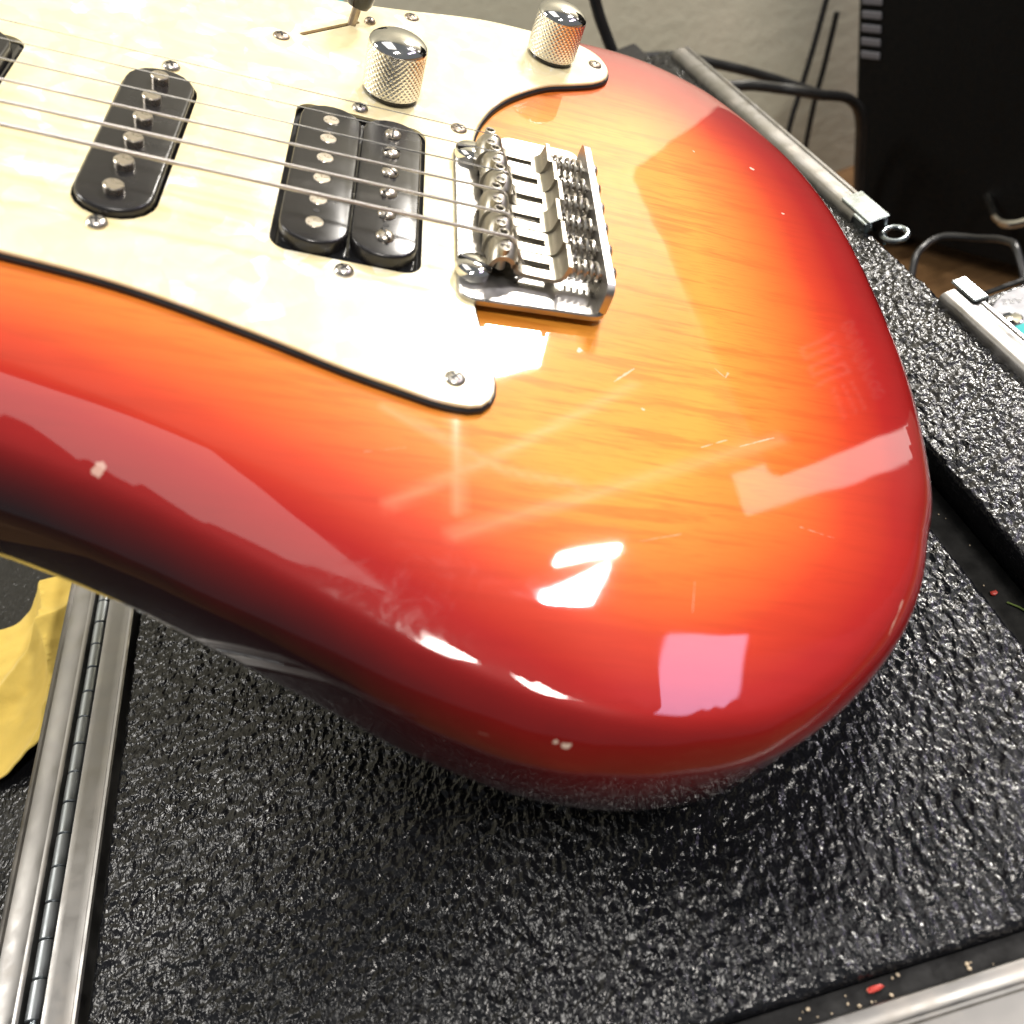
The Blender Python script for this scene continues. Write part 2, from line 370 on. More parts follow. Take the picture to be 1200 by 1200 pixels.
def pearl():
    m, nt, p = new_mat('cream_pearloid'); v = coords(nt)
    d = N(nt, 'ShaderNodeTexNoise'); d.inputs['Scale'].default_value = 60; link(nt, v, d.inputs['Vector'])
    w = N(nt, 'ShaderNodeVectorMath', operation='MULTIPLY_ADD'); link(nt, d.outputs['Color'], w.inputs[0]); w.inputs[1].default_value = (0.012,) * 3; link(nt, v, w.inputs[2])
    vo = N(nt, 'ShaderNodeTexVoronoi'); vo.inputs['Scale'].default_value = 150; link(nt, w.outputs[0], vo.inputs['Vector'])
    n1 = noise(nt, v, 45, 5, 0.6, 1.2)
    hsv = N(nt, 'ShaderNodeSeparateColor'); link(nt, vo.outputs['Color'], hsv.inputs[0])
    fl = math_n(nt, 'ADD', math_n(nt, 'MULTIPLY', hsv.outputs[0], 0.30), math_n(nt, 'MULTIPLY', n1, 1.0))
    c = ramp(nt, fl, [(0.30, (0.86, 0.70, 0.38)), (0.58, (0.88, 0.755, 0.44)), (0.76, (0.90, 0.80, 0.53)), (0.85, (0.95, 0.92, 0.82))])
    # grime around the controls
    link(nt, c, p.inputs['Base Color']); p.inputs['Roughness'].default_value = 0.3
    p.inputs['Coat Weight'].default_value = 0.6; p.inputs['Coat Roughness'].default_value = 0.12
    link(nt, bump(nt, fl, 0.08, 0.0005), p.inputs['Normal'])
    return m
M_PEARL = pearl()

def laminate():
    m, nt, p = new_mat('pebbled_black_laminate'); v = coords(nt)
    n1 = noise(nt, coords(nt, scale=(1.2, 0.7, 1)), 520, 1.5, 0.5, 0.6); n2 = noise(nt, v, 25, 3)
    link(nt, ramp(nt, n2, [(0.3, (0.004, 0.0045, 0.006)), (0.7, (0.008, 0.008, 0.010))]), p.inputs['Base Color'])
    link(nt, ramp(nt, noise(nt, v, 60, 4), [(0.3, (0.15,) * 3), (0.7, (0.30,) * 3)]), p.inputs['Roughness'])
    p.inputs['Specular IOR Level'].default_value = 0.45
    link(nt, bump(nt, n1, 0.7, 0.0009), p.inputs['Normal'])
    return m
M_LAM = laminate()

# ------------------------------------------------------------------ setting: floor and wall
FLOOR_Z = -420
def wood_floor():
    m, nt, p = new_mat('worn_wood_floor'); v = coords(nt, scale=(4, 60, 1))
    n1 = noise(nt, v, 3, 6, 0.6, 0.5); n2 = noise(nt, coords(nt), 6, 4)
    c = ramp(nt, n1, [(0.3, (0.11, 0.055, 0.022)), (0.7, (0.26, 0.145, 0.062))])
    c = mix(nt, ramp(nt, n2, [(0.5, (0, 0, 0)), (0.7, (0.6,) * 3)]), c, (0.34, 0.20, 0.10))
    link(nt, c, p.inputs['Base Color']); p.inputs['Roughness'].default_value = 0.45
    return m
mb = MB(); mb.add([(-3000, -3000, FLOOR_Z), (4000, -3000, FLOOR_Z), (4000, 4000, FLOOR_Z), (-3000, 4000, FLOOR_Z)], [(0, 1, 2, 3)])
fl = mb.build('floor', wood_floor()); fl['kind'] = 'structure'
def wall_mat():
    m, nt, p = new_mat('painted_plaster'); v = coords(nt)
    c = ramp(nt, noise(nt, v, 5, 5), [(0.35, (0.56, 0.55, 0.43)), (0.65, (0.66, 0.62, 0.49))])
    c = mix(nt, ramp(nt, noise(nt, v, 2.0, 6, 0.7), [(0.5, (0, 0, 0)), (0.8, (0.7,) * 3)]), c, (0.44, 0.44, 0.34))
    link(nt, c, p.inputs['Base Color']); p.inputs['Roughness'].default_value = 0.8
    link(nt, bump(nt, noise(nt, v, 60, 5), 0.3, 0.004), p.inputs['Normal']); return m
mb = MB(); mb.box(-3000, 4000, 800, 900, FLOOR_Z, 1900)
wl = mb.build('wall', wall_mat()); wl['kind'] = 'structure'

# ------------------------------------------------------------------ flight case
case = empty('flight_case', (0, 0, FLOOR_Z))
tag(case, 'black pebble-textured flight case with aluminium edge rails, lying under the guitar', 'flight case')
CZ = -FLOOR_Z                       # children are given in case-lid coordinates, z = 0 on the lid
def cb(mbx, name, mat, sharp=35): return mbx.build(name, mat, case, (0, 0, CZ), sharp)

def cells(X, Y, size, seed, jit=0.9):
    r = np.random.default_rng(seed); J = r.random((256, 256, 2))
    gx, gy = X / size, Y / size; ix, iy = np.floor(gx).astype(int), np.floor(gy).astype(int)
    F1 = np.full(X.shape, 9.0); F2 = np.full(X.shape, 9.0)
    for a in (-1, 0, 1):
        for b in (-1, 0, 1):
            cx, cy = ix + a, iy + b; j = J[cx % 256, cy % 256]
            d = np.hypot(cx + 0.5 + (j[..., 0] - 0.5) * jit - gx, cy + 0.5 + (j[..., 1] - 0.5) * jit - gy)
            F2 = np.minimum(F2, np.maximum(F1, d)); F1 = np.minimum(F1, d)
    return F1, F2
def vnoise(X, Y, size, seed):
    r = np.random.default_rng(seed); T = r.random((256, 256)); gx, gy = X / size, Y / size
    ix, iy = np.floor(gx).astype(int), np.floor(gy).astype(int); fx, fy = gx - ix, gy - iy
    fx, fy = fx * fx * (3 - 2 * fx), fy * fy * (3 - 2 * fy)
    g = lambda a, b: T[(ix + a) % 256, (iy + b) % 256]
    return (g(0, 0) * (1 - fx) + g(1, 0) * fx) * (1 - fy) + (g(0, 1) * (1 - fx) + g(1, 1) * fx) * fy
def pebble_sheet(name, x0, x1, y0, y1, step, seed, zbase=0.0, edge=2.0):
    nx, ny = int((x1 - x0) / step) + 1, int((y1 - y0) / step) + 1
    xs, ys = np.linspace(x0, x1, nx), np.linspace(y0, y1, ny); X, Y = np.meshgrid(xs, ys)
    wx = X + 1.8 * (vnoise(X, Y, 4, seed + 1) - 0.5) + 0.9 * (vnoise(X, Y, 1.8, seed + 2) - 0.5)
    wy = Y + 2.6 * (vnoise(X, Y, 5, seed + 3) - 0.5)
    F1, F2 = cells(wx * 1.10 + 900, wy * 0.60 + 900, 2.7, seed)
    G1, G2 = cells(wx + 700, wy * 0.8 + 700, 1.7, seed + 5)
    Z = 0.75 * np.exp(-((F2 - F1) / 0.16) ** 1.2) + 0.7 * (vnoise(wx, wy * 0.7, 1.9, seed + 9) - 0.3) + 0.45 * np.clip((G2 - G1) * 1.6, 0, 1) + 0.5 * (vnoise(X, Y, 7, seed + 7) - 0.5)
    bd = np.minimum(np.minimum(X - x0, x1 - X), np.minimum(Y - y0, y1 - Y))
    Z = Z - 1.0 - 1.6 * np.clip(1 - bd / edge, 0, 1) ** 2
    V = np.stack([X, Y, Z + zbase], -1).reshape(-1, 3)
    # drop a skirt round the edge so that the sheet has thickness
    ring = np.r_[np.arange(nx), nx - 1 + nx * np.arange(1, ny), (ny - 1) * nx + np.arange(nx - 2, -1, -1), nx * np.arange(ny - 2, 0, -1)]
    sk = V[ring].copy(); sk[:, 2] = zbase - 16.0
    i = np.arange((ny - 1) * nx).reshape(ny - 1, nx)[:, :-1].ravel()
    F = np.stack([i, i + 1, i + nx + 1, i + nx], 1); n0 = len(V); k = np.arange(len(ring)); k2 = (k + 1) % len(ring)
    FS = np.stack([ring[k2], ring[k], n0 + k, n0 + k2], 1)
    V = np.vstack([V, sk]) * MM; F = np.vstack([F, FS]).astype(np.int32)
    m = bpy.data.meshes.new(name); m.vertices.add(len(V)); m.vertices.foreach_set('co', V.astype(np.float32).ravel())
    m.loops.add(F.size); m.loops.foreach_set('vertex_index', F.ravel())
    m.polygons.add(len(F)); m.polygons.foreach_set('loop_start', np.arange(0, F.size, 4, dtype=np.int32))
    m.update(calc_edges=True); m.validate(); m.shade_smooth()
    return obj(name, m, M_LAM, case, (0, 0, CZ))
pebble_sheet('lid_panel', -105.5, 184.5, -199.5, 110, 0.75, 21)
pebble_sheet('side_panel', 201.5, 247.5, -230, 345, 0.75, 55, 0.0, 1.2)
b = MB(); b.box(-105.5, 184.5, 110.2, 420, -9, -0.6); cb(b, 'rear_panel', M_LAM)
b = MB(); b.box(-118, 246, -216, 420, -400, -16.2, 2); cb(b, 'case_body', M_DARK)
# dusty floor of the grooves between panel and rail
b = MB(); b.box(185, 201.2, -199.5, 420, -16, -14.5); cb(b, 'groove_strip', M_GROOVE)
b = MB(); b.box(-105.5, 247, -205, -199.8, -9.2, -3.2); cb(b, 'groove_strip', M_GROOVE)
b = MB(); b.box(-108, -105.7, -205, 420, -9.2, -4.5); cb(b, 'groove_strip', M_GROOVE)

def extrude_y(prof, y0, y1):        # closed profile in XZ swept along Y
    m = MB(); m.loft([[(x, y, z) for x, z in prof] for y in (y0, y1)]); return m
def extrude_x(prof, x0, x1):        # closed profile in YZ swept along X
    m = MB(); m.loft([[(x, y, z) for y, z in prof] for x in (x0, x1)]); return m
inner = [(-107.8, -8), (-107.8, -0.2), (-108.3, 0.4), (-109.3, 0.4), (-109.8, -0.2), (-110.6, -0.9), (-113.2, -0.4), (-116.5, 1.2), (-118.6, 1.5), (-119.3, 0.9), (-119.3, -8)]
cb(extrude_y(inner, -260, 420), 'edge_rail', M_ALU)
outer = [(-126.6, -8), (-126.6, 1.2), (-127.2, 1.6), (-128.4, 1.6), (-129.0, 1.0), (-129.4, 0.1), (-131.5, -0.3), (-136.5, -0.3), (-138.2, 0.2), (-138.6, 1.0), (-139.2, 1.3), (-140.2, 0.9), (-140.4, -8)]
cb(extrude_y(outer, -260, 420), 'edge_rail', M_ALU)
b = MB(); b.box(-126.4, -119.5, -147, 420, -7.5, -2.6); cb(b, 'hinge_leaf', M_HINGE)
kn = MB(); prof = [(0.2, 0.12), (2.2, 0.12), (2.55, 0.45), (2.55, 11.0), (2.2, 11.35), (0.2, 11.35)]
kn.lathe(prof, 16, (0, 0, 0), (0, 1, 0)); knm = kn.mesh('hinge_knuckle')
for k in range(26):
    o = obj('hinge_knuckle', knm, M_HINGE, case, (-123.0 + random.uniform(-0.12, 0.12), -147 + 11.5 * k, CZ - 0.9 + random.uniform(-0.1, 0.1)))
b = MB(); b.lathe([(0.2, -1.8), (0.9, -1.6), (1.3, -0.8), (1.3, 0.5)], 12, (-123, -147, -0.9), (0, 1, 0)); cb(b, 'hinge_pin', M_ZINC)
near = [(-205.2, -8), (-205.2, 0.3), (-205.6, 0.9), (-206.4, 1.1), (-209.4, 0.7), (-210.0, 0.2), (-210.6, 0.2), (-211.3, 0.8), (-218.5, 1.3), (-221, 0.9), (-222, -0.4), (-222, -40), (-220.5, -40), (-220.5, -8)]
cb(extrude_x(near, -105, 270), 'edge_rail', M_ALU)
far = [(244.6, -8), (244.6, 0.3), (245.4, 2.6), (246.4, 3.4), (247.5, 3.6), (251.8, 3.6), (253.0, 3.0), (254.2, 3.0), (254.8, 3.6), (256.0, 3.6), (256.6, 3.0), (256.6, -30), (255.2, -30), (255.2, -8)]
cb(extrude_y(far, 86, 330), 'edge_rail', M_ALU)
cb(extrude_y(far, -240, 14), 'edge_rail', M_ALU)
# hasp with its staple ring at the end of the far rail
b = MB(); b.box(247.0, 257.2, 74, 100, 3.8, 4.8, 0.4); b.box(255.4, 257.4, 76, 98, -12, 4.6, 0.4); b.box(245.5, 249.5, 75, 86, -1, 3.9, 0.4); hasp = cb(b, 'latch_plate', M_ZINC)
b = MB(); ring = [(256.5 + 5.2 * math.cos(a), 68.5 + 5.6 * math.sin(a), -2.0) for a in np.linspace(0, 2 * math.pi, 33)]
b.tube(ring, 1.25, 10, cap=False); cb(b, 'latch_ring', M_ZINC)
b = MB(); b.box(252, 258.2, 2, 18, 3.7, 4.9, 0.5); b.box(256.7, 258.4, 2, 18, -14, 4.6, 0.4); cb(b, 'latch_plate', M_ZINC)
# the other half of the case, folded open to the left
b = MB(); b.box(-330, -140.6, -260, 420, -60, -24, 2); cb(b, 'open_lid_panel', M_LAM)

# crumbs in the near groove
mats = [plastic('pale_crumb', (0.55, 0.45, 0.32), 0.7), plastic('red_flake', (0.55, 0.05, 0.035), 0.4), plastic('green_fibre', (0.15, 0.22, 0.05), 0.7)]
def crumb_mesh(sx, sy, sz, seed):
    bm = bmesh.new(); bmesh.ops.create_icosphere(bm, subdivisions=2, radius=1); r = random.Random(seed)
    for v in bm.verts:
        k = r.uniform(0.75, 1.2); v.co = Vector((v.co.x * sx * k, v.co.y * sy * k, v.co.z * sz * k)) * MM
    m = bpy.data.meshes.new('crumb'); bm.to_mesh(m); bm.free(); return m
o = obj('paint_flake', crumb_mesh(2.1, 0.75, 0.55, 1), mats[1], None, (104.5, -201.8, -2.4)); o.rotation_euler.z = 0.05
tag(o, 'small red paint flake lying in the groove beside the near rail', 'flake')
cr = MB()
for k in range(34):
    x, y = random.uniform(60, 150), random.uniform(-204.6, -200.3); s = random.choice((0.18, 0.22, 0.3, 0.35, 0.55))
    cr.lathe([(s * 0.3, -s * 0.5), (s, -s * 0.1), (s * 0.8, s * 0.35), (s * 0.2, s * 0.55)], 6, (x, y, -2.9), (random.uniform(-1, 1), random.uniform(-1, 1), 1))
for k in range(14):
    x, y = random.uniform(187, 199), random.uniform(-190, -60); s = random.uniform(0.15, 0.4)
    cr.lathe([(s * 0.3, -s * 0.5), (s, -s * 0.1), (s * 0.8, s * 0.35), (s * 0.2, s * 0.55)], 6, (x, y, -14.2), (random.uniform(-1, 1), random.uniform(-1, 1), 1))
o = cr.build('crumbs', mats[0]); tag(o, 'pale crumbs and dust scattered along the grooves of the case', 'crumbs', kind='stuff')
o = obj('paint_flake', crumb_mesh(1.2, 0.9, 0.6, 4), mats[1], None, (193.5, -108.5, -13.9))
tag(o, 'tiny dark red flake in the groove right of the guitar', 'flake')
b = MB(); b.tube([(195, -113, -14.0), (197, -116, -13.8), (198.5, -119, -14.0)], 0.3, 6)
o = b.build('plant_fibre', mats[2]); tag(o, 'short green fibre in the groove right of the guitar', 'fibre')

# ------------------------------------------------------------------ electric guitar
gtr = empty('electric_guitar')
gtr.matrix_world = Matrix.Translation(GUITAR_LOC) @ GUITAR_ROT.to_4x4()
tag(gtr, 'cherry sunburst electric guitar with cream pearl pickguard, leaning tail-down on the black case', 'guitar')
BODY_Z = -1.5; BACK_Z = -41.5
OUT = [(-8, -110.5), (20, -120), (41, -129.5), (55, -136), (66, -141.2), (80, -148), (93, -153), (106, -157), (118, -159.2), (134, -159.6), (155, -155.5), (175, -144.5), (195, -127.5), (208.2, -111.3), (217, -95), (226.3, -75), (235, -36.5), (238.2, 5), (237.2, 50), (229.5, 84), (217, 108.5), (201, 129), (187.2, 138.8), (172, 145.2), (156.5, 147.6), (138, 146.5), (115, 141), (90, 133), (65, 127), (35, 124), (0, 128), (-40, 140), (-85, 150), (-118, 146), (-132, 130), (-122, 108), (-100, 85), (-88, 60), (-86, 36), (-86, -36), (-100, -58), (-130, -82), (-165, -100), (-182, -118), (-172, -136), (-135, -136), (-90, -121), (-55, -110), (-30, -107)]
outline = ccw(resample(spline(OUT, 12), 520))
RO = 8.5                                                       # round-over radius
def edge_dist(P, Q=outline):
    A = Q; B = np.roll(Q, -1, 0); D = B - A; L2 = (D ** 2).sum(1); best = np.full(len(P), 1e9)
    for i in range(len(A)):
        w = P - A[i]; t = np.clip((w @ D[i]) / L2[i], 0, 1); d = w - t[:, None] * D[i]; best = np.minimum(best, (d ** 2).sum(1))
    return np.sqrt(best)
def contour(P):                                                 # forearm bevel on the bass side
    x, y = P[:, 0], P[:, 1]
    win = np.clip((x + 60) / 60, 0, 1) * np.clip((128 - x) / 34, 0, 1); win = win * win * (3 - 2 * win)
    bass = np.interp(x, [q[0] for q in OUT[:15]], [q[1] for q in OUT[:15]])
    t = np.clip((bass + 30 - y) / 30, 0, 1.05); t2 = np.clip((bass + 9 - y) / 9, 0, 1.0)
    w2 = np.clip((x + 120) / 80, 0, 1) * np.clip((172 - x) / 60, 0, 1)
    return 5.6 * win * t * t + 6.0 * w2 * t2 * t2
def body():
    me = bpy.data.meshes.new('body'); n = len(outline)
    rings = []; edges = []
    # back cap ring, back round-over, wall, front round-over
    for a in (0, 22, 45, 68, 90):
        t = math.radians(a); rings.append((offset(outline, -8 * (1 - math.sin(t))), BACK_Z + 8 * (1 - math.cos(t)), 0.0, 'b'))
    for a in (0, 10, 20, 30, 40, 50, 60, 70, 80, 90):
        t = math.radians(a); ins = RO * (1 - math.cos(t)); rings.append((offset(outline, -ins) if ins else outline, BODY_Z - RO * (1 - math.sin(t)), ins, 't'))
    V = []; ED = []
    for P, z, ins, side in rings:
        dz = contour(P) if side == 't' else np.zeros(n)
        V += [(p[0], p[1], z - d) for p, d in zip(P, dz)]; ED += [ins + RO * 0.0 if side == 't' else 0.0] * n
    F = []
    for i in range(len(rings) - 1):
        for k in range(n):
            k2 = (k + 1) % n; F.append((i * n + k, i * n + k2, (i + 1) * n + k2, (i + 1) * n + k))
    F.append(tuple(range(n))[::-1])
    top0 = (len(rings) - 1) * n; loop = rings[-1][0]
    # interior points on a hexagonal grid
    st = 2.2; pts = []
    x = outline[:, 0].min(); j = 0
    ys0, ys1 = outline[:, 1].min(), outline[:, 1].max(); gx = []
    while x < outline[:, 0].max():
        gx += [(x, yy) for yy in np.arange(ys0 + (st / 2 if j % 2 else 0), ys1, st)]; x += st * 0.866; j += 1
    gx = np.array(gx)
    # inside test by crossing number, then clear of the loop
    inside = np.zeros(len(gx), bool); A = loop; B = np.roll(loop, -1, 0)
    for a, bq in zip(A, B):
        c = (a[1] > gx[:, 1]) != (bq[1] > gx[:, 1])
        if abs(bq[1] - a[1]) > 1e-9: inside ^= c & (gx[:, 0] < (bq[0] - a[0]) * (gx[:, 1] - a[1]) / (bq[1] - a[1]) + a[0])
    gx = gx[inside]; gx = gx[edge_dist(gx, loop) > st * 0.5]
    coords2 = [Vector(p) for p in loop] + [Vector(p) for p in gx]
    vo, eo, fo, ov, oe, of = delaunay_2d_cdt(coords2, [(k, (k + 1) % n) for k in range(n)], [], 1, 1e-5)
    remap = {}
    inner = np.array([(v.x, v.y) for v in vo]); dz = contour(inner); de = edge_dist(inner)
    for i, v in enumerate(vo):
        src = [s for s in ov[i] if s < n]
        if src: remap[i] = top0 + src[0]
        else:
            remap[i] = len(V); V.append((v.x, v.y, BODY_Z - dz[i])); ED.append(de[i])
    for f in fo: F.append(tuple(remap[i] for i in f))
    me.from_pydata([(a * MM, b2 * MM, c * MM) for a, b2, c in V], [], F); me.update(); me.shade_smooth()
    bm = bmesh.new(); bm.from_mesh(me); bmesh.ops.recalc_face_normals(bm, faces=bm.faces[:]); bm.to_mesh(me); bm.free()
    me.shade_smooth()
    VA = np.array(V)
    def attr(name, arr):
        a = me.attributes.new(name, 'FLOAT', 'POINT'); a.data.foreach_set('value', np.asarray(arr, np.float32))
    ED = np.array(ED); k = np.clip((VA[:, 0] - 55) / 60, 0, 1) * np.clip((-40 - VA[:, 1]) / 60, 0, 1) * np.clip((VA[:, 2] + 34) / 18, 0, 1)   # the dark rim fades out along the forearm edge
    attr('edge', ED + 6.0 * k * k)
    hz = np.exp(-(((VA[:, 0] - 76) / 17) ** 2 + ((VA[:, 1] + 130) / 13) ** 2)); attr('haze', hz)
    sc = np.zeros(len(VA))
    for path, wdt, amp in REFLECTION_STREAKS:
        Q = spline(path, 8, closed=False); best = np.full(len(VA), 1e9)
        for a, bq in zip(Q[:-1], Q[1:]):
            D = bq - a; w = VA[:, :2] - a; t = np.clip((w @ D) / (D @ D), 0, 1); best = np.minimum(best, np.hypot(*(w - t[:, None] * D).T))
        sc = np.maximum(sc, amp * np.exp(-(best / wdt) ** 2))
    attr('reflection_streak', sc * (VA[:, 2] > -30))
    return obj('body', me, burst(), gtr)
REFLECTION_STREAKS = [([(69.5, -80.7), (79.6, -85.5), (89.6, -91.1), (99.6, -94.6), (115.5, -95.3)], 1.5, 0.3),  # paths of the painted light reflections
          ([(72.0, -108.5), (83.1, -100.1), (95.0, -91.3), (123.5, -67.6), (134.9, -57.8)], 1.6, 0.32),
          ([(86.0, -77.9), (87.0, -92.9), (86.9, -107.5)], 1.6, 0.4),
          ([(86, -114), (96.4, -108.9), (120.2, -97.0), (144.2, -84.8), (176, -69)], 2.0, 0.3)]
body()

# neck and fretboard, leaving the picture to the left
wood = plastic('maple_neck', (0.55, 0.33, 0.14), 0.25, 0.5)
b = MB()
rings = []
for x, w in ((-86, 28), (-330, 24), (-560, 21)):
    rings.append([(x, w * math.cos(a), 3 + (14 if math.sin(a) < 0 else 4) * math.sin(a)) for a in np.linspace(0, 2 * math.pi, 24, endpoint=False)])
b.loft(rings[::-1]); b.build('neck', wood, gtr)

# pickguard: cream face over a black ply that shows as a dark line round the edge
PG = 1.0
PGO = [(41.6, 112.5), (55, 116), (69, 120.5), (95, 129.5), (116, 132), (133, 132.5), (143, 128), (147.2, 119), (146, 110), (140.5, 103.2), (131, 97), (120, 90.3), (108, 78), (100, 66), (95.0, 54), (92.2, 42), (90.4, 20), (89.6, 0), (89.8, -20), (91, -40), (93.2, -54), (95.4, -66), (95.2, -73), (91.5, -77.8), (83, -78.3), (72, -75.8), (58.9, -72.3), (38.8, -65.8), (9.5, -57.8), (-18, -54), (-60, -50), (-84, -44), (-84, 40), (-96, 70), (-100, 98), (-80, 116), (-40, 116), (0, 111), (20, 110)]
pgo = ccw(resample(spline(PGO, 10), 260))
def stadium(cx, cy, w, l, n=10, k=1.0):
    P = []; r = w / 2
    for s, a0 in ((1, 0), (-1, 180)):
        for i in range(n + 1):
            a = math.radians(a0 + 180 * i / n); P.append((cx + r * math.cos(a), cy + s * (l / 2 - r * k) + r * k * math.sin(a)))
    return np.array(P)
hole_mid = stadium(0, 0, 20.0, 71, k=0.9); hole_hb = rrect(37.2, 76.6, -33.9, 38.5, 5); hole_neck = rrect(-75, -36.5, -36, 36, 5)
slot = stadium(0, 0, 1.8, 27)
ang = math.radians(-42); slot = np.array([(42.5 + x * math.cos(ang) - y * math.sin(ang), 90.5 + x * math.sin(ang) + y * math.cos(ang)) for x, y in slot])
b = MB(); plate(b, pgo, [hole_mid, hole_hb, hole_neck, slot], PG - 0.9, PG, 0.35); pgd = b.build('pickguard', M_PEARL, gtr)
b = MB(); plate(b, offset(pgo, 0.75), [offset(ccw(h), 0.05) for h in (hole_mid, hole_hb, hole_neck, slot)], BODY_Z + 0.03, PG - 0.92, 0.5); b.build('edge_ply', M_BLACK_PLY, pgd)
# routed cavities under the openings read as black
for P in (offset(ccw(hole_mid), 0.4), offset(ccw(hole_hb), 0.4), offset(ccw(hole_neck), 0.4)):
    b = MB(); b.add([(p[0], p[1], BODY_Z + 0.06) for p in P], [tuple(range(len(P)))]); b.build('cavity_floor', M_DARK, pgd)

def round_top(mb, P, z0, z1, r):                                # vertical wall with a rounded upper edge
    P = ccw(np.array(P)); rings = [[(p[0], p[1], z0) for p in P]]
    for a in (0, 30, 60, 90):
        t = math.radians(a); Q = offset(P, -r * (1 - math.cos(t))); rings.append([(p[0], p[1], z1 - r * (1 - math.sin(t))) for p in Q])
    mb.loft(rings); return mb
def cross_screw(parent, x, y, z, r, h, mat, rot=0.0, name='screw', slotted=False):
    b = MB(); prof = [(r, 0), (r, h * 0.15), (r * 0.9, h * 0.5), (r * 0.65, h * 0.82), (r * 0.3, h * 0.97), (0.02, h)]
    b.lathe(prof, 20); o = b.build(name, mat, parent, (x, y, z), sharp=50)
    b = MB(); M = Matrix.Rotation(rot, 3, 'Z')
    for k in range(1 if slotted else 2):
        R2 = Matrix.Rotation(rot + k * math.pi / 2, 3, 'Z'); L, wd = (r * 0.97, r * 0.14) if slotted else (r * 0.55, r * 0.13)
        zt = h * 1.03 if not slotted else h * 1.02
        # a bar that follows the dome, sunk in it
        pr = []
        for sx in np.linspace(-L, L, 7):
            zz = float(np.interp(abs(sx), [q[0] for q in prof[::-1]], [q[1] for q in prof[::-1]])) + 0.04
            pr.append((sx, zz))
        vs = []; 
        for sx, zz in pr: vs += [R2 @ Vector((sx, -wd, zz - 0.3)), R2 @ Vector((sx, -wd, zz)), R2 @ Vector((sx, wd, zz)), R2 @ Vector((sx, wd, zz - 0.3))]
        b.loft([vs[i * 4:i * 4 + 4] for i in range(len(pr))])
    b.build('slot', M_DARK, o)
    return o
for x, y, m, rt in ((27.8, 75.8, M_SCREW_OLD, 0.3), (69.8, 115.0, M_SCREW_OLD, 0.9), (142.0, 117.5, M_SCREW_OLD, 0.2), (87.2, 45.0, M_SCREW_OLD, 0.6), (85.7, -70.0, M_SCREW, 0.75)):
    cross_screw(pgd, x, y, PG, 2.7, 1.1, m, rt)
for x, y, rt in ((-1.5, -38.2, 0.2), (56.8, -38.0, 0.9), (55.6, 42.5, 0.1), (0.5, 40, 0.4)):
    cross_screw(pgd, x, y, PG, 2.6, 1.5, M_SCREW, rt)

# middle single-coil pickup with raised poles
MSC, HSC = 1.04, 1.01
pk = round_top(MB(), stadium(0, 0, 18.4, 69.5, k=0.9), -3, 3.0, 0.9).build('pickup', M_BLACK_PLASTIC, gtr)
pk['label'] = 'black single coil pickup with six raised steel poles'
pole = MB().lathe([(2.45, -2.2), (2.45, -0.25), (2.2, 0)], 22).mesh('pole_piece')
for i in range(6):
    obj('pole_piece', pole, M_POLE, pk, (0, (2.5 - i) * 10.4 * MSC, 5.0 + random.uniform(-0.15, 0.15)))
# bridge humbucker: two bobbins on a base, slugs on the left coil, slotted screws on the right
hb = MB(); hb.box(38.6, 75.4, -32.6, 34.2, -6, 0.8, 0.8); hb = hb.build('pickup', M_BLACK_GLOSS, gtr)
hb['label'] = 'black twin coil pickup next to the bridge'
for cx in (47.9, 66.1):
    round_top(MB(), stadium(cx, 0, 17.6, 67.0, k=0.85), -4, 4.7, 0.8).build('bobbin', M_BLACK_PLASTIC, hb)
slug = MB().lathe([(2.35, -1), (2.35, 0.0), (2.2, 0.12)], 22).mesh('pole_piece')
head = MB().lathe([(2.5, -0.4), (2.5, 0.3), (2.1, 0.8), (1.3, 1.15), (0.05, 1.3)], 20).mesh('pole_screw', 50)
for i in range(6):
    y = (2.5 - i) * 10.0 * HSC
    obj('pole_piece', slug, M_POLE, hb, (47.9, y, 4.75))
    obj('pole_screw', head, M_POLE, hb, (66.1, y, 4.75))
    sb = MB(); sb.box(-2.3, 2.3, -0.28, 0.28, 0.0, 1.32); so = sb.build('screw_slot', M_DARK, hb, (66.1, y, 4.75)); so.rotation_euler.z = (1.5, 0.3, -0.7, 0.9, 1.4, -1.1)[i]
hl = MB().lathe([(0.9, -0.5), (0.9, 0.03)], 14).mesh('bobbin_hole')
for cx in (47.9, 66.1):
    for y in (20.2, -20.2): obj('bobbin_hole', hl, M_DARK, hb, (cx, y, 4.72))
# neck pickup, only its corner in the frame
nk = MB(); nk.box(-74, -37.5, -34, 33.5, -6, 0.8, 0.8); nk = nk.build('pickup', M_BLACK_GLOSS, gtr)
nk['label'] = 'black pickup nearest the neck'
for cx in (-46.8, -64.8):
    round_top(MB(), stadium(cx, 0, 17.6, 66.0, k=0.85), -4, 4.2, 0.8).build('bobbin', M_BLACK_PLASTIC, nk)
    for i in range(6): obj('pole_piece', slug, M_POLE, nk, (cx, (2.5 - i) * 10, 4.25))

